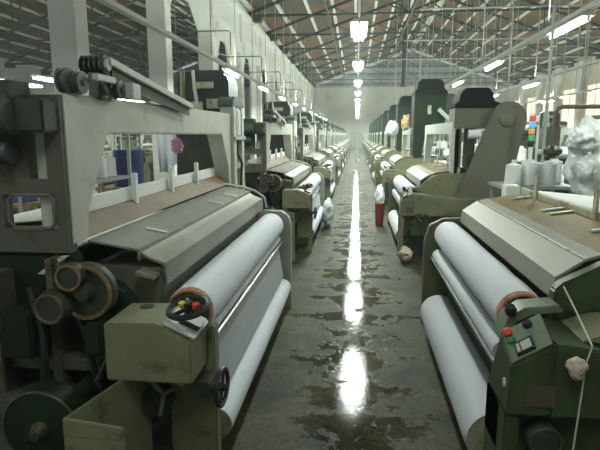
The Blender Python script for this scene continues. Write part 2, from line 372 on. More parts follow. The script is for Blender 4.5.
# ================================================================== LEFT LOOM
def left_loom():
    root = empty('weaving_loom', (0, 0, 0)); f = mk(-1); B = lambda: MB(f)
    L = 2.62
    # overhead beam with tapering gussets
    B().prism([(0, 1.16), (0, 1.83), (3.0, 1.86), (3.0, 1.08), (2.92, 1.08), (2.88, 1.35), (2.66, 1.655), (.40, 1.655), (.165, 1.30), (.14, 1.16)], 1.255, 1.40, 'x').build('top_beam', 'cream', root, bevel=.008)
    # near end frame: dark plate with two openings
    b = B(); Y0, Y1 = -.02, .045
    def plate(u0, u1, z0, z1): b.box((u0, Y0, z0), (u1, Y1, z1))
    plate(1.262, 1.31, 1.13, 1.82); plate(1.31, 1.56, 1.39, 1.46); plate(1.31, 1.56, 1.13, 1.235); plate(1.42, 1.56, 1.46, 1.66); plate(1.31, 1.34, 1.46, 1.66); plate(1.31, 1.56, 1.66, 1.82); plate(1.56, 1.98, 1.13, 1.82)
    fr = b.build('end_frame', 'dkbrown', root)
    pts = [(1.335, 1.245), (1.505, 1.245), (1.53, 1.27), (1.53, 1.365), (1.505, 1.39), (1.335, 1.39), (1.318, 1.37), (1.318, 1.265), (1.335, 1.245), (1.36, 1.245)]
    B().tube([(u, -.025, z) for u, z in pts], .008, 6).build('opening_rim', 'armplate', fr)
    # lower side casting
    B().prism([(1.0, 0), (1.95, 0), (1.95, 1.12), (1.27, 1.12), (1.25, 1.0), (1.08, .98), (1.0, .90)], .0, .10).build('side_casting', 'casing', root, bevel=.01)
    b = B(); b.box((1.30, -.10, .20), (1.34, .0, 1.12)); b.box((1.55, -.13, .1), (1.62, 0, 1.05)); b.box((1.05, -.08, .60), (1.95, 0, .66)); b.box((1.15, -.2, .42), (1.75, 0, .5))
    b.build('casting_rib', 'dkbrown', root, bevel=.006)
    # rear motor drum over the end frame
    B().box((1.40, -.14, 1.80), (1.60, 0, 1.87)).build('terminal_box', 'iron', root)
    B().box((1.27, -.13, 1.66), (1.44, -.02, 1.80)).build('motor_block', 'iron', root, bevel=.01)
    b = B(); b.lathe((1.40, -.10, 1.735), (2.05, -.10, 1.735), [(0, .05), (.02, .085), (.3, .085), (.31, .095), (.34, .095), (.35, .085), (.95, .085), (1, .06)], 24); b.build('motor_drum', 'motor', root)
    b = B(); b.cyl((1.46, -.07, 1.58), (2.05, -.07, 1.58), .05, 18); b.build('motor_drum', 'motor', root)
    # gears / let-off
    b = B()
    b.lathe((1.145, -.12, .985), (1.145, -.07, .985), [(0, .118), (.15, .126), (.85, .126), (1, .118)], 32); g = b.build('gear_wheel', 'iron', root)
    B().torus((1.145, -.13, .985), (0, 1, 0), .113, .010, 36, 6).build('gear_rim', 'brass', g)
    for a in range(5): pass
    b = B(); b.lathe((1.145, -.16, .985), (1.145, -.11, .985), [(0, .03), (1, .05)], 16); b.build('gear_hub', 'iron', g)
    b = B(); b.lathe((1.19, -.17, 1.06), (1.19, -.10, 1.06), [(0, .05), (.5, .062), (1, .05)], 20); g = b.build('gear_wheel', 'iron', root)
    B().torus((1.19, -.175, 1.06), (0, 1, 0), .052, .007, 28, 6).build('gear_rim', 'brass', g)
    b = B(); b.lathe((1.27, -.2, .93), (1.27, -.10, .93), [(0, .055), (.3, .075), (1, .075)], 24); g = b.build('gear_wheel', 'iron', root)
    B().torus((1.27, -.2, .93), (0, 1, 0), .060, .008, 28, 6).build('gear_rim', 'pipe', g)
    b = B(); b.lathe((1.18, -.46, .54), (1.18, -.36, .54), [(0, .135), (.1, .155), (.9, .165), (1, .16)], 40); b.cyl((1.18, -.36, .54), (1.18, 0, .54), .04)
    g = b.build('brake_disc', 'casing', root)
    B().torus((1.18, -.455, .54), (0, 1, 0), .153, .005, 44, 6).build('disc_rim', 'motor', g)
    B().lathe((1.18, -.50, .54), (1.18, -.455, .54), [(0, .02), (.4, .028), (1, .04)], 16).build('disc_hub', 'iron', g)
    # belts, levers and pipes in the gap
    b = B()
    b.tube([(1.30, -.09, 1.12), (1.22, -.12, .95), (1.16, -.10, .75), (1.12, -.12, .55), (1.13, -.10, .3)], .014, 8)
    b.tube([(1.40, -.12, 1.0), (1.33, -.16, .8), (1.36, -.14, .5), (1.35, -.10, .1)], .018, 8)
    b.tube([(1.05, -.12, .72), (1.10, -.16, .60), (1.06, -.13, .45), (1.0, -.1, .4)], .012, 8)
    b.build('cable', 'rubber', root)
    b = B(); b.hexa([(1.35, -.09, 1.05), (1.38, -.09, 1.05), (1.38, -.06, 1.05), (1.35, -.06, 1.05), (1.24, -.09, 1.13), (1.27, -.09, 1.13), (1.27, -.06, 1.13), (1.24, -.06, 1.13)]); b.build('lever', 'rag', root)
    B().box((1.36, -.2, .70), (1.50, -.02, .9)).build('junction_box', 'casing', root, bevel=.01); B().box((1.06, -.18, .72), (1.14, -.02, .86)).build('junction_box', 'casing', root, bevel=.01)
    # spools on top of the near end
    for y, z in ((.12, 1.93), (.44, 1.95)): B().box((1.235, y - .02, 1.82), (1.255, y + .02, z)).build('pulley_bracket', 'greybeam', root, bevel=.004)
    for (y, u, z, r) in ((.07, 1.275, 1.885, .056), (.11, 1.235, 1.88, .050), (.33, 1.22, 1.885, .050), (.40, 1.19, 1.872, .046)):
        b = B(); b.lathe((u - .02, y, z), (u + .02, y, z), [(0, r * .6), (.02, r), (.25, r), (.3, r * .82), (.7, r * .82), (.75, r), (.98, r), (1, r * .6)], 26); g = b.build('rope_pulley', 'motor', root)
        B().cyl((u - .03, y, z), (u + .03, y, z), .013, 12).build('pulley_hub', 'pipe', g)
    B().box((1.17, .16, 1.895), (1.20, .34, 1.925)).build('pulley_arm', 'greybeam', root, bevel=.003)
    for k in range(5):
        B().lathe((1.335 - .026 * k, .34, 1.985), (1.319 - .026 * k, .34, 1.985), [(0, .038), (.2, .045), (.8, .045), (1, .038)], 24).build('spring_disc', 'iron' if k == 4 else 'casing', root)
    B().cyl((1.345, .34, 1.985), (1.20, .34, 1.985), .028, 14).build('spring_sleeve', 'greybeam', root)
    B().box((1.24, .31, 1.82), (1.30, .37, 1.95)).build('spring_stand', 'motor', root, bevel=.005)
    B().box((1.13, .44, 1.83), (1.19, .54, 1.91)).build('limit_switch_box', 'greybeam', root, bevel=.005)
    # slanted channel
    def bar(u0, u1, ya, za, zb_, yb, zc, zd): return B().hexa([(u0, ya, za), (u1, ya, za), (u1, yb, zc), (u0, yb, zc), (u0, ya, zb_), (u1, ya, zb_), (u1, yb, zd), (u0, yb, zd)])
    bar(1.19, 1.27, .34, 1.985, 2.022, 1.62, 1.835, 1.872).build('slanted_channel', 'cream', root, bevel=.003)
    bar(1.215, 1.225, .40, 1.90, 1.98, 1.60, 1.79, 1.84).build('channel_web', 'iron', root)
    # far post, air cylinder and dobby hood
    b = B(); b.box((1.22, 3.0, .9), (1.36, 3.12, 1.93)); b.box((1.22, 3.36, .6), (1.36, 3.48, 1.93)); b.box((1.22, 3.0, .9), (1.36, 3.48, 1.0)); b.box((1.24, 3.05, 1.3), (1.35, 3.42, 1.36))
    b.build('far_post', 'cream', root, bevel=.008)
    b = B(); b.prism([(2.98, 1.93), (3.0, 1.99), (3.1, 2.03), (3.38, 2.03), (3.48, 1.99), (3.5, 1.93)], 1.22, 1.38, 'x'); b.build('post_cap', 'motor', root, bevel=.008)
    B().lathe((1.25, 3.24, 1.64), (1.25, 3.24, 1.925), [(0, .03), (.03, .045), (.9, .045), (.93, .03), (1, .03)], 18).build('air_cylinder', 'white', root)
    B().tube([(1.23, 3.20, 1.62), (1.23, 3.20, 1.45), (1.20, 3.26, 1.36), (1.22, 3.26, 1.1)], .012, 8).build('air_hose', 'iron', root)
    B().box((1.20, 3.0, 1.60), (1.27, 3.48, 1.635)).build('post_clamp', 'galv', root, bevel=.004)
    b = B(); b.prism([(1.33, 1.87), (1.88, 1.87), (1.88, 2.2), (1.82, 2.28), (1.70, 2.31), (1.44, 2.31), (1.36, 2.27), (1.33, 2.18)], 3.25, 3.72)
    hd = b.build('dobby_hood', 'lefthood', root, bevel=.02)
    for p, q in (((1.42, 3.225, 1.92), (1.56, 3.26, 2.02)), ((1.60, 3.20, 1.88), (1.72, 3.26, 1.99)), ((1.48, 3.22, 2.12), (1.66, 3.26, 2.19))): B().box(p, q).build('dobby_block', 'rustcream', hd, bevel=.005)
    b = B(); b.tube([(1.68, 3.19, 2.3), (1.665, 3.19, 2.1), (1.63, 3.19, 1.87)], .017, 6); b.build('dobby_strut', 'cream', hd); B().tube([(1.79, 3.2, 2.3), (1.80, 3.2, 1.87)], .025, 6).build('dobby_strut', 'olive', hd)
    b = B(); b.box((1.3, 2.95, 1.25), (1.8, 3.6, 1.87)); b.build('harness_box', 'iron', root, bevel=.01)
    # heddle area
    B().box((1.385, .1, 1.16), (1.405, 2.85, 1.335)).build('heddle_frame', 'white', root, bevel=.003)
    for y in (.92, 1.56, 2.18):
        B().box((1.345, y - .02, 1.225), (1.375, y + .02, 1.42)).build('frame_guide', 'white', root, bevel=.004)
    b = B(); b.prism([(1.27, 1.165), (1.275, 1.175), (1.37, 1.255), (1.385, 1.255), (1.385, 1.165)], .12, 2.88); b.build('drip_tray', 'rusttray', root, bevel=.003)
    # sloping stainless covers
    b = B(); b.prism([(1.275, 1.155), (1.02, 1.115), (1.02, 1.06), (1.03, 1.06), (1.03, 1.105), (1.275, 1.145)], .16, 2.80); cv = b.build('upper_cover', 'steel', root)
    for y in (.55, 1.75, 2.25): B().prism([(1.15, 1.138), (1.03, 1.118), (1.03, 1.126), (1.15, 1.146)], y, y + .03).build('cover_clip', 'white', cv)
    b = B(); b.prism([(1.018, 1.095), (.975, 1.07), (.90, 1.045), (.895, .94), (.905, .94), (.912, 1.035), (.975, 1.058), (1.018, 1.08)], .18, 2.78); b.build('front_cover', 'steel', root)
    b = B(); b.tube([(1.27, 2.83, 1.17), (1.10, 2.83, 1.15), (.98, 2.83, 1.11), (.89, 2.83, 1.05), (.87, 2.83, .95)], .012, 8); b.build('cover_rim', 'greybeam', root)
    B().prism([(1.02, 1.02), (.93, 1.0), (.93, .985), (1.02, 1.005)], .10, 2.78).build('inner_lip', 'beige', root)
    # support under the covers
    b = B(); b.box((.92, .18, .80), (1.25, 2.75, 1.02)); b.build('sley_beam', 'armplate', root, bevel=.01)
    rollers(root, f, .16, L - .1, -1)
    B().cyl((.712, .14, .690), (.712, L - .06, .690), .022, 16).build('press_roll', 'cloth', root)
    B().cyl((.690, .10, .655), (.690, L, .655), .014, 14).build('guide_rod', 'chrome', root)
    B().cyl((.725, .10, .655), (.725, L, .655), .012, 14).build('guide_rod', 'chrome', root)
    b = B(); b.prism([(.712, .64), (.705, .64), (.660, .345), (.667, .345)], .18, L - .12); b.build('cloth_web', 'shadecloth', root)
    b = B(); b.box((.74, .05, .30), (.80, L, .62)); b.build('front_rail', 'iron', root, bevel=.01)
    # near control housing and its leg
    b = B(); b.prism([(1.0, .66), (.64, .66), (.64, .84), (.79, .912), (1.0, .905)], -.27, -.0)
    hs = b.build('drive_housing', 'olive', root, bevel=.008)
    b = B(); b.hexa([(.63, -.255, .846), (.76, -.255, .905), (.76, -.06, .905), (.63, -.06, .846), (.627, -.255, .853), (.757, -.255, .912), (.757, -.06, .912), (.627, -.06, .853)]); b.build('control_plate', 'greybeam', hs)
    b = B(); b.cyl((.70, -.17, .882), (.70, -.17, .896), .024, 12); b.cyl((.90, -.06, .905), (.90, -.06, .912), .03, 12); b.build('plate_socket', 'iron', hs)
    b = B(); b.hexa([(.633, -.20, .858), (.69, -.20, .884), (.69, -.10, .884), (.633, -.10, .858), (.62, -.20, .876), (.68, -.20, .904), (.68, -.10, .904), (.62, -.10, .876)]); b.build('switch_box', 'rubber', hs, bevel=.003)
    c = Vector((.665, -.20, .962)); ax = Vector((.12, -.20, .97))
    B().cyl((.70, -.17, .89), c, .011, 10).build('wheel_stem', 'pipe', hs)
    w = wheel(root, c, ax, .082, .0125, f, .02, 3)
    B().cyl((.69, -.205, .965), (.69, -.21, .985), .014, 12).build('yellow_cap', 'yellow', w)
    B().cyl((.63, -.215, .965), (.63, -.22, .985), .015, 12).build('red_cap', 'red', w)
    b = B(); b.prism([(.605, 0), (.82, 0), (.82, .66), (.65, .66), (.63, .83), (.605, .83)], -.05, .02); b.build('front_leg', 'olive', root, bevel=.008)
    wheel(root, (.555, -.13, .585), (1, .06, 0), .078, .010, f, .016, 4)
    B().cyl((.555, -.13, .585), (.62, -.13, .585), .02, 12).build('wheel_stem', 'iron', root)
    B().box((.60, -.17, .55), (.66, -.03, .62)).build('wheel_bracket', 'iron', root, bevel=.006)
    # little open box and lower works
    b = B(); b.prism([(.79, .60), (.79, .645), (1.01, .67), (1.01, .60)], -.58, -.565)
    b.box((.79, -.58, 0), (1.01, -.56, .60)); b.hexa([(1.0, -.57, 0), (1.01, -.57, 0), (.90, -.1, 0), (.89, -.1, 0), (1.0, -.57, .67), (1.01, -.57, .67), (.90, -.1, .67), (.89, -.1, .67)])
    b.box((.90, -.11, 0), (.94, -.08, .66)); b.build('guard_plate', 'olive', root, bevel=.003)
    b = B(); b.lathe((.86, -.16, .50), (.86, -.06, .50), [(0, .05), (.2, .07), (1, .07)], 20); b.build('lower_gear', 'iron', root); B().box((.66, -.12, .12), (.92, -.02, .22)).build('lower_guard', 'iron', root)
    b = B(); b.tube([(.88, -.16, .64), (.80, -.17, .56), (.72, -.16, .60)], .012); b.tube([(.80, -.17, .56), (.82, -.17, .46)], .010); b.build('linkage', 'panel', root)
    # far side plate
    b = B(); b.prism([(.60, 0), (.95, 0), (1.0, .9), (.86, .95), (.70, .945), (.63, .90), (.605, .82)], L + .02, L + .08); b.build('far_plate', 'cream', root, bevel=.008)
    b = B(); b.box((.75, L + .1, .1), (1.25, 3.5, .72)); b.box((1.0, L + .1, .72), (1.25, 3.4, .95)); b.build('gearbox', 'casing', root, bevel=.015)
    b = B(); b.lathe((1.0, 3.5, .45), (1.0, 3.58, .45), [(0, .2), (.8, .2), (1, .17)], 28); b.build('belt_wheel', 'iron', root)
    # rear: warp beam, yarn sheet, rear frame
    b = B(); b.lathe((1.86, .25, .62), (1.86, 2.75, .62), [(0, .30), (1, .30)], 32); wb = b.build('warp_beam', 'yarn', root)
    for y in (.18, 2.76): B().lathe((1.86, y, .62), (1.86, y + .05, .62), [(0, .36), (.3, .38), (.7, .38), (1, .36)], 36).build('beam_flange', 'iron', wb)
    b = B(); b.hexa([(1.41, .2, 1.245), (1.95, .2, 1.195), (1.95, 2.75, 1.195), (1.41, 2.75, 1.245), (1.41, .2, 1.25), (1.95, .2, 1.20), (1.95, 2.75, 1.20), (1.41, 2.75, 1.25)])
    b.build('warp_sheet', 'yarn', root)
    B().cyl((1.95, .1, 1.14), (1.95, 2.9, 1.14), .055, 16).build('back_rest', 'motor', root)
    b = B(); b.prism([(1.0, 0), (2.1, 0), (2.1, 1.12), (1.27, 1.12), (1.05, .9)], 2.86, 2.94); b.build('side_casting', 'casing', root, bevel=.01)
    b = B(); b.box((1.42, .15, .95), (1.5, 2.8, 1.05)); b.box((1.0, .1, .18), (1.1, 2.86, .36)); b.build('cross_rail', 'iron', root, bevel=.01)
    b = B(); b.box((1.3, 3.0, .0), (1.75, 3.5, 1.2)); b.build('motor_cabinet', 'dkbrown', root, bevel=.02)
    return root

def cloth_roll(s, r, y0, y1, z):
    """its own thing: origin at the roll's centre on the floor side"""
    root = empty('cloth_roll', (0, 0, 0)); L = y1 - y0; n = 12
    prof = [(0, r * .985)] + [(i / n, r * (1 + .012 * random.uniform(-1, 1))) for i in range(1, n)] + [(1, r * .985)]
    MB().lathe((0, -L/2, 0), (0, L/2, 0), prof, 36, caps=False).build('cloth', 'cloth', root)
    for q in (-1, 1):
        MB().lathe((0, q * (L/2 - .012), 0), (0, q * (L/2), 0), [(0, r * .97), (1, r * .97)], 32).build('roll_end', 'roll_end', root)
        MB().cyl((0, q * L/2, 0), (0, q * (L/2 + .11), 0), .028, 14).build('core_pin', 'iron', root)
    return root

lp = left_loom()
lr = cloth_roll(-1, .085, .15, 2.5, .24)
for i in range(NL):
    o = lp if i == 0 else copy_tree(lp)
    o.location = (-1.3, 2.16 + PITCH * i, 0)
    if i == 0: lab = 'grey green power loom nearest the camera at lower left, black handwheel on its olive box'
    else: lab = f'{ORD[i]} power loom from the camera in the left row along the wet aisle'
    tag(o, lab, 'loom', 'power looms in the left row')
    c = lr if i == 0 else copy_tree(lr)
    c.location = (-.672, 2.16 + PITCH * i + 1.33, .24)
    tag(c, f'white cloth roll low beside the aisle on the {ORD[i]} left loom' if i else 'long white roll of cloth low beside the aisle on the nearest left loom', 'cloth roll', 'cloth rolls of the left row')

# ================================================================== RIGHT LOOM
RY = 2.28
def right_loom(kind):
    """kind 0: the low near loom, 1: short hood with the slanted arm plate, 2: tall dark casing"""
    root = empty('weaving_loom', (0, 0, 0)); f = mk(1); B = lambda: MB(f)
    L = 2.22; g = 'green' if kind == 0 else 'olive'
    # covers
    b = B(); b.prism([(1.38, 1.165), (1.10, 1.125), (1.10, 1.11), (1.38, 1.15)], .12, L); cv = b.build('upper_cover', 'brownsteel', root)
    for y in (.55, 1.15, 1.30, 1.95): B().prism([(1.375, 1.168), (1.24, 1.147), (1.24, 1.157), (1.375, 1.178)], y, y + .035).build('cover_clip', 'greybeam', cv)
    b = B(); b.prism([(1.10, 1.125), (1.02, 1.098), (1.02, 1.085), (1.10, 1.11)], .12, L); b.prism([(1.015, 1.10), (.90, 1.02), (.89, .92), (.90, .92), (.912, 1.008), (1.015, 1.085)], .10, L); b.build('front_cover', 'beige', root)
    b = B(); b.box((1.015, .1, 1.095), (1.03, L, 1.108)); b.build('cover_hinge', 'rustcream', root)
    B().box((.96, .12, .80), (1.36, L, .99)).build('sley_beam', 'motor', root, bevel=.01)
    # back board
    b = B(); b.box((1.40, .05, 1.10), (1.43, L + .1, 1.205)); bb = b.build('back_board', 'rustcream', root, bevel=.005)
    for y in (.87, 1.90): B().box((1.385, y, 1.12), (1.40, y + .05, 1.34)).build('board_post', 'rustcream', bb, bevel=.004)
    rollers(root, f, .14, L - .12, 1)
    n = 8; B().lathe((.705, .12, .645), (.705, L - .1, .645), [(i / n, .052 + .002 * random.uniform(-1, 1)) for i in range(n + 1)], 24).build('press_roll', 'cloth', root)
    B().cyl((.665, .10, .60), (.665, L, .60), .012, 12).build('guide_rod', 'galv', root)
    b = B(); b.box((.78, .05, .28), (.86, L, .62)); b.build('front_rail', 'iron', root, bevel=.01)
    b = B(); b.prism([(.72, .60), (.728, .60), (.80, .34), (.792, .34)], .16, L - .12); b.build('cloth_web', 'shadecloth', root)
    # near side plate
    if kind == 0:
        b = B(); b.prism([(.865, .80), (.865, .985), (.90, 1.02), (1.06, 1.105), (1.40, 1.13), (2.0, 1.12), (2.0, .62), (.865, .62)], .0, .07)
    else:
        b = B(); b.prism([(.85, .74), (.86, .86), (.93, .99), (1.05, 1.08), (1.20, 1.12), (1.42, 1.13), (2.0, 1.13), (2.0, .6), (.85, .6)], .0, .08)
    b.build('near_plate', g, root, bevel=.008)
    b = B(); b.prism([(.60, 0), (2.0, 0), (2.0, 1.1), (1.3, 1.1), (.95, .95), (.75, .94), (.64, .88), (.60, .75)], L + .02, L + .08); b.build('far_plate', 'olive', root, bevel=.008)
    # curved shoulder over the roll end
    b = B(); b.prism([(.625, .78), (.655, .88), (.72, .928), (.86, .945), (.88, .915), (.75, .895), (.69, .86), (.665, .78)], -.08, .04); b.build('roll_shoulder', 'panel' if kind == 0 else 'olive', root, bevel=.004)
    # drive housing with sloping control panel
    yf = -.33
    b = B()
    b.hexa([(.60, yf, .57), (.76, yf, .57), (.76, -.03, .57), (.60, -.03, .57), (.605, yf, .775), (.76, yf, .868), (.76, -.16, .938), (.605, -.16, .845)])
    b.prism([(.76, .57), (2.0, .57), (2.0, .80), (1.3, .80), (.86, .86), (.76, .868)], yf, -.0)
    hs = b.build('drive_housing', 'green' if kind == 0 else 'olive', root, bevel=.010)
    def pp(a, c, h=.0):   # point on the panel: a across (0..1), c back (0..1)
        p = Vector((.605 + .155 * a, yf + .17 * c, .775 + .093 * a + .070 * c)); nrm = Vector((-.5, -.43, .86)).normalized()
        return p + nrm * (.0 + h)
    b = B(); b.hexa([pp(.04, .04), pp(.96, .04), pp(.96, .96), pp(.04, .96), pp(.04, .04, .008), pp(.96, .04, .008), pp(.96, .96, .008), pp(.04, .96, .008)])
    pn = b.build('control_panel', 'panel', root)
    B().lathe(pp(.16, .78, .008), pp(.16, .78, .038), [(0, .010), (.4, .010), (.45, .020), (.85, .020), (1, .012)], 18).build('stop_button', 'red', pn)
    B().lathe(pp(.17, .58, .008), pp(.17, .58, .026), [(0, .016), (.8, .016), (1, .012)], 16).build('start_button', 'gbtn', pn)
    B().lathe(pp(.62, .80, .008), pp(.62, .80, .030), [(0, .020), (.7, .018), (1, .014)], 16).build('selector_knob', 'rubber', pn)
    b = B(); b.hexa([pp(.20, .10, .006), pp(.62, .10, .006), pp(.62, .45, .006), pp(.20, .45, .006), pp(.20, .10, .022), pp(.62, .10, .022), pp(.62, .45, .022), pp(.20, .45, .022)]); mt = b.build('counter', 'rubber', pn, bevel=.002)
    b = B(); b.hexa([pp(.34, .15, .02), pp(.56, .15, .02), pp(.56, .38, .02), pp(.34, .38, .02), pp(.34, .15, .024), pp(.56, .15, .024), pp(.56, .38, .024), pp(.34, .38, .024)]); b.build('counter_window', 'lcd', mt)
    b = B(); b.hexa([pp(.235, .15, .02), pp(.31, .15, .02), pp(.31, .38, .02), pp(.235, .38, .02), pp(.235, .15, .024), pp(.31, .15, .024), pp(.31, .38, .024), pp(.235, .38, .024)]); b.build('counter_sticker', 'rag', mt)
    b = B(); b.lathe((.665, -.08, .90), (.655, -.10, .94), [(0, .020), (.5, .026), (1, .018)], 14); b.build('speed_knob', 'rubber', root)
    b = B(); b.box((.665, yf - .006, .615), (.775, yf + .004, .70)).build('name_plate', 'pipe', hs)
    # lower leg and works
    b = B(); b.prism([(.60, 0), (.66, 0), (.66, .57), (.60, .57)], yf + .02, -.02); b.box((.60, yf + .1, .35), (2.0, -.02, .57)); b.box((1.5, yf + .05, 0), (1.6, -.05, .4)); b.build('front_leg', g, root, bevel=.01)
    b = B(); b.lathe((.765, yf + .02, .45), (.765, yf + .10, .45), [(0, .06), (.3, .072), (1, .072)], 28); w = b.build('belt_wheel', 'iron', root)
    B().torus((.765, yf + .02, .45), (0, 1, 0), .060, .005, 30, 6).build('wheel_rim', 'green', w)
    b = B(); b.box((.72, -.2, .0), (1.5, -.05, .34)); b.build('lower_guard', 'iron', root, bevel=.01)
    b = B(); b.lathe((.607, yf + .06, .68), (.597, yf + .06, .68), [(0, .02), (1, .018)], 12); b.build('side_plug', 'rag', root)
    if kind == 0:
        b = B(); b.prism([(.88, .86), (1.0, .905), (2.0, .93), (2.0, .87), (1.0, .85)], -.27, -.03); b.build('top_shelf', 'olive', root, bevel=.006)
        b = B(); b.cyl((.98, yf - .01, .76), (.98, yf + .02, .76), .022, 14); b.build('shaft_end', 'iron', root)
    else:
        w = wheel(root, (.90, yf - .06, .56), (.1, -.5, .85), .085, .013, f, .02, 3)
        B().cyl((.90, yf - .06, .56), (.90, yf + .02, .50), .012, 10).build('wheel_stem', 'pipe', w)
        b = B(); b.box((.74, yf - .05, .30), (.98, yf + .02, .50)); b.build('junction_box', 'green', root, bevel=.02)
        # light beam, posts, heddles
        b = B(); b.prism([(.10, 1.12), (.10, 1.83), (3.0, 1.83), (3.0, 1.12), (2.9, 1.12), (2.86, 1.35), (2.7, 1.66), (.35, 1.66), (.22, 1.35), (.2, 1.12)], 1.30, 1.42, 'x'); b.build('top_beam', 'greybeam', root, bevel=.008)
        for k in range(5): B().lathe((1.62, .5 + k * .28, 1.2), (1.62, .5 + k * .28, 1.40), [(0, .05), (.7, .045), (.75, .02), (1, .015)], 10).build('bobbin', 'white', root)
        if kind == 1:
            b = B()
            b.prism([(1.33, 1.74), (1.93, 1.74), (1.93, 2.02), (1.33, 2.02)], .08, .55); b.build('hood_base', 'armplate', root, bevel=.01)
            b = B(); b.prism([(1.32, 2.02), (1.96, 2.02), (1.95, 2.07), (1.84, 2.10), (1.82, 2.2), (1.76, 2.28), (1.46, 2.28), (1.39, 2.2), (1.37, 2.09), (1.32, 2.07)], .05, .60); b.build('dobby_hood', 'hood', root, bevel=.012)
            # slanted arm plate with rounded head
            pts = [(1.36, .77), (2.02, .77)]
            cx, cz, R = 2.0, 1.86, .23
            for k in range(0, 13):
                a = math.radians(-12 + 15 * k); pts.append((cx + R * math.cos(a), cz + R * math.sin(a)))
            b = B(); b.prism(pts, -.10, -.02); ap = b.build('arm_plate', 'armplate', root, bevel=.006)
            b = B(); b.lathe((cx - .02, -.125, cz), (cx - .02, -.10, cz), [(0, .09), (.6, .11), (1, .115)], 28); b.build('pivot_cap', 'armplate', ap)
            b = B(); b.box((1.34, .1, 1.12), (1.44, .5, 1.74)); b.build('dobby_stand', 'armplate', root, bevel=.01)
            B().lathe((1.50, -.03, 1.66), (1.66, -.03, 1.66), [(0, .055), (.02, .06), (.98, .06), (1, .055)], 20).build('yarn_bobbin', 'yarn', root)
            b = B(); b.box((1.50, 0, 1.2), (1.60, .3, 1.74)); b.build('dobby_link', 'iron', root, bevel=.01)
        else:
            b = B(); b.prism([(1.30, 1.15), (1.50, 1.15), (1.58, 1.75), (2.0, 1.85), (2.0, 2.62), (1.96, 2.66), (1.93, 2.80), (1.85, 2.87), (1.45, 2.87), (1.37, 2.80), (1.36, 2.68), (1.30, 2.62)], -.05, .65); cs = b.build('dobby_casing', 'casing', root, bevel=.015)
            b = B(); b.prism([(1.295, 2.55), (2.03, 2.55), (2.03, 2.64), (1.96, 2.68), (1.93, 2.84), (1.85, 2.90), (1.45, 2.90), (1.37, 2.84), (1.35, 2.68), (1.295, 2.64)], -.07, .67); b.build('casing_cap', 'hood', cs, bevel=.012)
            b = B(); b.lathe((2.12, -.03, 2.35), (2.12, .55, 2.35), [(0, .20), (.05, .23), (.95, .23), (1, .2)], 26); b.build('cooling_drum', 'lefthood', cs)
            b = B(); b.box((1.60, -.06, 2.12), (1.68, -.045, 2.32)); b.build('name_plate', 'rustcream', cs)
            b = B(); b.hexa([(1.80, -.16, 2.2), (1.86, -.16, 2.26), (2.3, -.16, 1.86), (2.24, -.16, 1.80), (1.80, -.08, 2.2), (1.86, -.08, 2.26), (2.3, -.08, 1.86), (2.24, -.08, 1.80)]); b.build('arm_strut', 'greybeam', cs)
    # rear
    b = B(); b.lathe((1.86, .3, .62), (1.86, 2.05, .62), [(0, .30), (1, .30)], 32); wb = b.build('warp_beam', 'yarn', root)
    for y in (.22, 2.06): B().lathe((1.86, y, .62), (1.86, y + .05, .62), [(0, .36), (.3, .38), (.7, .38), (1, .36)], 36).build('beam_flange', 'iron', wb)
    B().cyl((1.95, .1, 1.10), (1.95, L, 1.10), .055, 16).build('back_rest', 'motor', root)
    b = B(); b.hexa([(1.44, .2, 1.20), (1.95, .2, 1.15), (1.95, 2.15, 1.15), (1.44, 2.15, 1.20), (1.44, .2, 1.205), (1.95, .2, 1.157), (1.95, 2.15, 1.157), (1.44, 2.15, 1.205)]); b.build('warp_sheet', 'yarn', root)
    b = B(); b.box((1.0, .08, .18), (1.1, L, .36)); b.build('cross_rail', 'iron', root, bevel=.01)
    b = B(); b.box((.95, L + .12, 0), (1.6, 3.35, .62)); b.build('gearbox', 'dkbrown', root, bevel=.02)
    return root
protos = [right_loom(0), right_loom(1), right_loom(2)]
for i in range(NL):
    k = min(i, 2); o = protos[k] if i < 3 else copy_tree(protos[2])
    o.location = (1.3, RY + PITCH * i - (.0 if i else 0), 0)
    lab = ['dark green loom nearest the camera at lower right with red and green buttons', 'second right loom with a short black hood and slanted grey olive arm plate',
           'third loom in the right row, first with a tall dark green casing'][i] if i < 3 else f'{ORD[i]} loom from the camera in the right row, tall dark green casing'
    tag(o, lab, 'loom', 'power looms in the right row' if i > 1 else None)
rr0 = cloth_roll(1, .15, .12, 2.0, .2)
rr1 = cloth_roll(1, .12, .12, 2.0, .2)
for i in range(NL):
    c = rr0 if i == 0 else (rr1 if i == 1 else copy_tree(rr1))
    c.location = (.705, 2.40 + .94, .185) if i == 0 else (.70, RY + PITCH * i + 1.10, .20)
    tag(c, f'white cloth roll low beside the aisle on the {ORD[i]} right loom' if i else 'thickest white cloth roll, lower right beside the aisle, its brown end showing', 'cloth roll', 'cloth rolls of the right row')

# back row facing the next aisle on the right
for i in range(1, 9):
    o = copy_tree(lp); o.location = (7 - 1.3, 2.16 + PITCH * i, 0)
    tag(o, f'{ORD[i-1]} loom of the row behind the right row, seen past its back', 'loom', 'power looms behind the right row')
for i in range(1, 8):
    o = copy_tree(lp); o.location = (-6.6 - 1.3, 3.2 + PITCH * i, 0)
    tag(o, f'{ORD[i-1]} loom in the bay beyond the left pillars', 'loom', 'power looms beyond the left pillars')

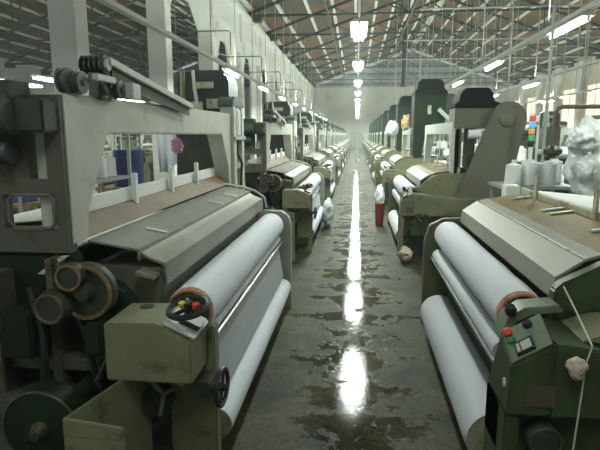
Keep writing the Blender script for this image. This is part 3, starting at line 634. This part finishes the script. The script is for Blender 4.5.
# ------------------------------------------------------------------ lamps
def lamp_proto(w=.16, n=1, L=1.5, sp=.14):
    root = empty('ceiling_lamp', (0, 0, 0))
    MB().prism([(-w, .06), (-w * .5, .11), (w * .5, .11), (w, .06), (w, .045), (-w, .045)], -L/2 - .03, L/2 + .03).build('housing', 'white', root)
    for k in range(n):
        x = 0 if n == 1 else (-sp / 2 + sp * k / (n - 1))
        MB().cyl((x, -L/2, 0), (x, L/2, 0), .032, 12).build('tube', 'tube', root)
    b = MB(); b.box((-.02, -L/2 - .02, -.03), (.02, -L/2, .05)); b.box((-.02, L/2, -.03), (.02, L/2 + .02, .05)); b.build('lamp_holder', 'white', root)
    return root
p1 = lamp_proto(.10, 1, 1.5); p2 = lamp_proto(.16, 2, 1.5); p3 = lamp_proto(.42, 5, 2.4, .65)  # p3 is oversized, its extra tubes imitate the spread of glow
def add_light(x, y, z, L, power, w=.2):
    for up in (0, 1):
        l = bpy.data.lights.new('tube_or_uplight', 'AREA'); l.shape = 'RECTANGLE'; l.size = w; l.size_y = L; l.energy = power * (UP if up else 1); l.color = (.88, 1., .88)
        o = bpy.data.objects.new('tube_or_uplight', l); C.objects.link(o); o.location = (x, y, z + (.30 if up else -.05))
        if up: o.rotation_euler = (PI, 0, 0)  # upward light added above each housing to brighten the roof
UP = .45
rows = [(0., 3.60, 10.6, 5.1, 11, p2, 'centre line over the aisle', 'centre'), (3.4, 3.36, 9.35, 4.75, 12, p1, 'rail right of the aisle', 'right'),
        (-3.55, 3.35, 14.9, 5.1, 10, p1, 'rail left of the aisle', 'left'), (6.1, 3.36, 19.8, 5.1, 9, p1, 'second rail to the right', 'second right'),
        (9.0, 3.2, 26.5, 5.1, 8, p1, 'third rail to the right', 'third right'), (-12.9, 3.55, 8.8, 5.1, 8, p3, 'bay beyond the left pillars', 'far left'), (-9.4, 3.3, 10.5, 5.1, 7, p2, 'close behind the left pillars', 'near bay'), (14.0, 4.2, 33, 5.1, 6, p1, 'added to brighten the right wall', 'wall')]  # last row is added to brighten the right wall
seen = set()
POW = 105
for x, z, y0, dy, n, p, where, key in rows:
    for i in range(n):
        y = y0 + dy * i
        if id(p) in seen: o = copy_tree(p)
        else: o = p; seen.add(id(p))
        o.location = (x, y, z)
        tag(o, f'{ORD[i]} lit fluorescent lamp from the camera, {where}', 'lamp', f'lamps on the {key} line')
        add_light(x, y, z, 1.5, POW * (1. if p is p1 else 1.3))
# lamps just above the frame; last two added to brighten the near looms
for x, y, z, pw, lab in ((0, 5.5, 3.6, .34, 'fluorescent lamp of the centre line nearest overhead'), (3.4, 4.6, 3.36, .42, 'fluorescent lamp overhead right of the near looms'), (-3.55, 4.7, 3.35, .42, 'fluorescent lamp overhead left of the near looms'), (0, .3, 3.6, .12, 'unseen lamp added above the camera to brighten the near looms'), (-3.55, -.4, 3.35, .16, 'unseen lamp added behind the camera to brighten the near looms')):
    o = copy_tree(p2 if x == 0 else p1); o.location = (x, y, z); tag(o, lab, 'lamp'); add_light(x, y, z, 1.5, POW * pw)

# rails with hangers
def rail(x, z, y0, y1, lab, w=.05, zt=8.):
    r = empty('lamp_rail', (x, y0, z), lab, 'lamp rail', 'rails that carry the lamps')
    MB().box((-w, 0, .0), (w, y1 - y0, .07)).build('trunking', 'white', r)
    y = 1.2
    hs = None
    while y < y1 - y0:
        if hs is None: hs = MB().cyl((0, 0, .07), (0, 0, zt - z), .014, 6).build('hanger_rod', 'galv', r)
        else:
            c = hs.copy(); C.objects.link(c); c.parent = r; hs2 = c
        (hs if hs.location.y == 0 else c).location = (0, y, 0)
        y += 2.55
    return r
rail(3.4, 3.48, 4, 62, 'white trunking rail hung to the right of the aisle, its lamps below', .06)
rail(-3.55, 3.47, 4, 62, 'white trunking rail hung left of the aisle above the loom hoods', .06)
rail(6.1, 3.48, 8, 62, 'second white lamp rail hung to the right, above the back row')
rail(9.0, 3.32, 12, 62, 'third white lamp rail hung to the right, over the far looms')
rail(0., 3.72, 6, 62, 'thin lamp rail above the middle of the aisle', .02)
# conduits crossing
def pipe_thing(name, pts, r, m, lab, cat, group=None, loc=(0, 0, 0)):
    o = MB().tube(pts, r, 8).build(name, m); return tag(o, lab, cat, group)
for i, (y, z) in enumerate([(5.4 + 4.97 * k, 4.6) for k in (2, 3, 4, 5, 6)]):
    pipe_thing('conduit', [(-5.39, y, z), (-3.72, y, z), (-3.67, y, z - .05), (-3.67, y, 3.5)], .02, 'pipe', f'{ORD[i]} thin grey conduit reaching out from the left pillars over the looms', 'pipe', 'conduits from the left pillars')
rng = random.Random(3)
for i in range(16):
    x = 2.2 + rng.random() * 9; y = 12 + rng.random() * 26
    z0 = 2.9 + rng.random() * .8
    o = MB().cyl((0, 0, 0), (0, 0, slope(x) + .33 - z0), .022, 6).build('drop_rod', 'galv', loc=(x, y, z0))
    tag(o, 'thin pale rod hanging from the roof right of the aisle', 'rod', 'rods hanging from the roof on the right')
for i in range(4):
    y = 14 + i * 6.5; pipe_thing('cross_pipe', [(2.2, y, 6.2), (13, y, 6.2)], .03, 'galv', f'{ORD[i]} thin pipe running crossways under the right roof', 'pipe', 'cross pipes on the right')
o = MB().cyl((0, 0, 0), (0, 0, 4.3), .16, 12).box((-.22, -.22, -.05), (.22, .22, .12)).build('downpipe', 'truss', loc=(3.15, 38, 5.0)); tag(o, 'dark hanging downpipe near the far gable right of the aisle lamps', 'pipe')

# ------------------------------------------------------------------ right background
o = MB().cyl((0, 0, 0), (0, 0, 7.6), .020, 12).build('roof_pole', 'galv', loc=(2.37, 7.0, 0)); tag(o, 'tall thin dark pole beside the signal tower on the right', 'pole')
pp_ = MB().tube([(0, 0, 1.5), (0, 0, 1.93), (.03, 0, 1.98), (.08, 0, 2.0), (2.4, 0, 2.0)], .028, 10).build('air_pipe', 'pipe', loc=(2.48, 7.0, 0)); tag(pp_, 'brown pipe bent at a right angle above the wrapped bundle', 'pipe')
MB().lathe((0, 0, 1.38), (0, 0, 1.52), [(0, .05), (.3, .12), (.6, .12), (1, .04)], 14).build('pipe_joint', 'iron', pp_)
MB().cyl((0, 0, 0), (0, 0, 1.4), .03, 8).build('pipe_stand', 'pipe', pp_)
st = empty('signal_tower', (2.21, 7.0, 0), 'signal light tower stacked red, blue, orange and green on a pole', 'signal light')
MB().cyl((0, 0, 0), (0, 0, 1.50), .03, 10).build('pole', 'white', st)
for k, (m_, nm) in enumerate((('rubber', 'base'), ('tlgreen', 'green_lens'), ('tlorange', 'orange_lens'), ('tlblue', 'blue_lens'), ('tlred', 'red_lens'))):
    MB().lathe((0, 0, 1.50 + .080 * k), (0, 0, 1.572 + .080 * k), [(0, .034), (.1, .038), (.9, .038), (1, .034)], 16).build(nm, m_, st)
MB().lathe((0, 0, 1.90), (0, 0, 1.92), [(0, .038), (1, .028)], 16).build('top_cap', 'white', st)

def lumpy(name, m, size, loc, seed, amt=.12, sub=4, squash=None, freq=2.5):
    from mathutils import noise
    bm = bmesh.new(); bmesh.ops.create_icosphere(bm, subdivisions=sub, radius=1)
    for v in bm.verts:
        d = noise.fractal(v.co * freq + Vector((seed * 7.3, seed, 0)), 1., 2., 4)
        v.co *= 1 + amt * d
        v.co = Vector((v.co.x * size[0], v.co.y * size[1], v.co.z * size[2]))
        if squash is not None and v.co.z < squash: v.co.z = squash
    me = bpy.data.meshes.new(name); bm.to_mesh(me); bm.free()
    me.polygons.foreach_set('use_smooth', [True] * len(me.polygons)); me.materials.append(M[m])
    o = bpy.data.objects.new(name, me); C.objects.link(o); o.location = loc; return o
# stacked bundle in clear plastic on a stand
b1 = lumpy('wrapped_bundle', 'plastic', (.25, .30, .40), (2.56, 6.0, 1.40), 1, .25, 5, None, 1.6); tag(b1, 'bulging white bundle wrapped in clear plastic behind the near right loom', 'bundle')
b2 = lumpy('wrapped_bundle', 'plastic', (.14, .13, .13), (2.36, 5.85, 1.60), 4, .3, 4); tag(b2, 'knotted top lump of clear plastic left of the big wrapped bundle', 'bundle')
tb = empty('bundle_stand', (2.5, 6.0, 0), 'low metal stand under the plastic wrapped bundle', 'stand')
MB().box((-.2, -.3, .94), (.3, .3, .98)).build('stand_top', 'galv', tb)
for q in ((.25, -.25), (.25, .25), (-.15, -.25), (-.15, .25)): MB().cyl((q[0], q[1], 0), (q[0], q[1], .94), .02, 8).build('leg', 'galv', tb)

def rack(x, y, ncone, lab, seed, L=1.8, top=1.12, col='galv'):
    r = empty('yarn_rack', (x, y, 0), lab, 'rack', 'racks of yarn in the back alleys')
    rg = random.Random(seed)
    MB().box((-.22, 0, top - .03), (.22, L, top)).build('shelf', col, r); MB().box((-.22, 0, top - .55), (.22, L, top - .52)).build('shelf', col, r)
    MB().box((-.22, 0, top + .75), (.22, L, top + .80)).build('top_rail', 'wood', r)
    for q in ((-.2, .04), (.2, .04), (-.2, L - .04), (.2, L - .04)): MB().box((q[0] - .02, q[1] - .02, 0), (q[0] + .02, q[1] + .02, top + .8)).build('post', 'galv', r)
    for k in range(ncone):
        cy = y + .2 + (L - .4) * k / max(1, ncone - 1)
        c = cone0.copy(); C.objects.link(c); c.location = (x + rg.uniform(-.05, .05), cy, top)
        tag(c, f'white yarn package standing on {lab}', 'yarn cone', lab + ' packages')
cone0 = MB().lathe((0, 0, 0), (0, 0, .30), [(0, .085), (.02, .095), (.8, .085), (.85, .05), (.86, .03), (1, .025)], 18).build('yarn_cone', 'yarn', loc=(1.86, 5.42, 1.12))
tag(cone0, 'white yarn cone by the pale box behind the near right loom', 'yarn cone')
for i in range(8):
    rack(-3.2, 4.9 + 5.1 * i, 6, f'the {ORD[i]} brown topped rack behind the left row', i)
for i in range(6):
    rack(3.5, 6.2 + 5.1 * i, 6, f'the {ORD[i]} brown topped rack behind the right row', 20 + i)
# pale supply boxes behind near right loom
def tin(loc, sz, m, lab):
    o = MB().box((-sz[0]/2, -sz[1]/2, 0), (sz[0]/2, sz[1]/2, sz[2])).build('supply_box', m, loc=loc, bevel=.01); tag(o, lab, 'box', 'pale boxes by the near right loom'); return o
ws = empty('supply_shelf', (2.05, 6.75, 0), 'narrow grey shelf with pale yarn packs beyond the near right loom', 'shelf')
MB().box((-.35, -.42, 1.02), (.5, .22, 1.06)).build('shelf_board', 'galv', ws)
for q in ((-.3, -.38), (.45, -.38), (-.3, .18), (.45, .18)): MB().box((q[0] - .02, q[1] - .02, 0), (q[0] + .02, q[1] + .02, 1.02)).build('leg', 'galv', ws)
cone0.location = (1.86, 6.45, 1.06)
for k, (x, y, h_) in enumerate(((2.06, 6.5, .30), (2.28, 6.55, .28), (2.44, 6.8, .3))):
    c = MB().lathe((0, 0, 0), (0, 0, h_), [(0, .09), (.03, .10), (.9, .10), (.93, .05), (1, .05)], 20).build('yarn_cone', 'yarn', loc=(x, y, 1.06)); tag(c, f'white yarn package on the grey shelf, {["left", "middle", "right"][k]} of three in a line', 'yarn cone')
tin((1.67, 5.84, .93), (.14, .2, .19), 'white', 'small white box at the far corner of the near right loom')
o = MB().box((-.09, -.11, 0), (.09, .11, .93)).build('box_pedestal', 'greybeam', loc=(1.67, 5.84, 0)); tag(o, 'grey pedestal under the small white box beyond the near right loom', 'pedestal')

# left back alley: blue drums, hanging cloths
def drum(loc, lab):
    o = MB().lathe((0, 0, 0), (0, 0, .52), [(0, .19), (.03, .21), (.32, .21), (.34, .22), (.36, .21), (.65, .21), (.67, .22), (.69, .21), (.97, .21), (1, .19)], 28).build('plastic_drum', 'blue', loc=loc); tag(o, lab, 'drum', 'blue drums behind the left row'); return o
def stand(loc, lab, h_=.75, m='wood'):
    o = MB().box((-.35, -.35, h_ - .05), (.35, .35, h_)).box((-.33, -.33, 0), (-.27, -.27, h_)).box((.27, -.33, 0), (.33, -.27, h_)).box((-.33, .27, 0), (-.27, .33, h_)).box((.27, .27, 0), (.33, .33, h_)).build('drum_stand', m, loc=loc); tag(o, lab, 'stand'); return o
stand((-3.30, 7.3, 0), 'brown wooden stand under the blue drum behind the near left loom', .92); drum((-3.30, 7.3, .92), 'dark blue drum seen under the beam of the near left loom')
stand((-4.6, 6.7, 0), 'brown stand under the blue drum seen through the end frame opening'); drum((-4.6, 6.7, .75), 'blue drum seen through the opening in the near left end frame')
def hang_cloth(name, loc, w, h_, m, lab, seed=0):
    b = MB(); n = 14; k = 8; rg = random.Random(seed)
    g = [[None] * (k + 1) for _ in range(n + 1)]
    for side in (0, 1):
        for i in range(n + 1):
            for j in range(k + 1):
                t = i / n; u = j / k
                g[i][j] = b.v(((t - .5) * w * (1 - .25 * (1 - u)), .03 * math.sin(t * 14 + seed) * (1 - u * .5) + side * .01, -h_ * (1 - u) + .02 * math.sin(t * 5)))
        for i in range(n):
            for j in range(k): b.bm.faces.new([g[i][j], g[i+1][j], g[i+1][j+1], g[i][j+1]])
    o = b.build(name, m, loc=loc); tag(o, lab, 'cloth'); return o
hang_cloth('hanging_cloth', (-2.98, 8.9, 1.88), .55, .75, 'cloth', 'white sheet hanging behind the near left loom beside the blue drum')
hang_cloth('hanging_cloth', (-2.75, 7.35, 1.9), .3, .8, 'cloth', 'narrow white sheet hanging behind the blue drum', 2)
hang_cloth('hanging_cloth', (-3.9, 6.0, 1.80), .35, .35, 'cloth', 'white cloth above the blue drum seen through the end frame opening', 5)
o = lumpy('hanging_rag', 'pinkrag', (.045, .03, .06), (-1.36, 3.88, 1.57), 2, .4, 3); tag(o, 'small pink cloth knot hanging under the near left beam', 'rag')
hang_cloth('hanging_rag', (-1.46, 6.3, 1.80), .16, .42, 'redrag', 'red cloth hanging between the first and second left looms', 3)
o = lumpy('hanging_bag', 'cloth', (.19, .14, .24), (1.08, 16.6, 1.84), 6, .25, 4); tag(o, 'white bag hanging on a tall casing of the right row', 'bag')
o = lumpy('hanging_bag', 'tan', (.09, .08, .17), (1.10, 12.35, 1.92), 8, .3, 4); tag(o, 'tan cloth bunch hanging on the third loom of the right row', 'bag')
o = lumpy('rag_heap', 'rag', (.09, .12, .10), (.66, 6.78, .10), 9, .35, 4, -.098, 1.5); tag(o, 'pale rag heap on the floor by the second right loom', 'rag')
o = MB().lathe((0, 0, 0), (0, 0, .42), [(0, .07), (.95, .09), (1, .085)], 16).build('red_bin', 'redrag', loc=(.44, 9.6, 0)); tag(o, 'small red bin standing at the right edge of the aisle', 'bin')
o = lumpy('white_sack', 'cloth', (.11, .30, .27), (.52, 11.6, .27), 11, .2, 4, -.265); tag(o, 'white sack leaning on the right row beyond the red bin', 'sack')
o = lumpy('white_sack', 'cloth', (.10, .38, .25), (-.50, 9.4, .25), 12, .2, 4, -.245); tag(o, 'long white sack at the left edge of the aisle by the second left loom', 'sack')

# string with rag on the near right loom
o = MB().tube([(.885, 2.24, 1.015), (.885, 2.10, .955), (.885, 1.935, .875), (.865, 1.93, .80), (.86, 1.925, .70), (.855, 1.93, .55), (.845, 1.925, .4), (.84, 1.93, .3), (.83, 1.93, .02)], .0035, 6).build('string', 'rope'); tag(o, 'thin pale string hanging down the near right loom', 'string')
o = lumpy('cotton_rag', 'rag', (.036, .030, .042), (.825, 1.905, .80), 3, .30, 4, None, 1.5); tag(o, 'crumpled pinkish rag tied to the string on the near right loom', 'rag')

hz = bpy.data.materials.new('lint_haze'); hz.use_nodes = True
hz.node_tree.nodes.remove(hz.node_tree.nodes['Principled BSDF'])
vs = hz.node_tree.nodes.new('ShaderNodeVolumeScatter'); vs.inputs['Density'].default_value = .0035; vs.inputs['Color'].default_value = (.90, 1, .95, 1); vs.inputs['Anisotropy'].default_value = .3
hz.node_tree.links.new(vs.outputs[0], hz.node_tree.nodes['Material Output'].inputs['Volume'])
M['haze'] = hz
o = MB().box((XLL + .1, NEAR + .1, .01), (XR - .5, FARY - .2, 7.2)).build('lint_haze', 'haze'); o['kind'] = 'structure'; o['label'] = 'thin lint haze filling the hall'
# ------------------------------------------------------------------ light and view
w = bpy.data.worlds.new('world'); S.world = w; w.use_nodes = True
w.node_tree.nodes['Background'].inputs[0].default_value = (.80, .92, .86, 1); w.node_tree.nodes['Background'].inputs[1].default_value = .35
S.view_settings.view_transform = 'Standard'; S.view_settings.look = 'None'; S.view_settings.exposure = .38; S.view_settings.gamma = 1
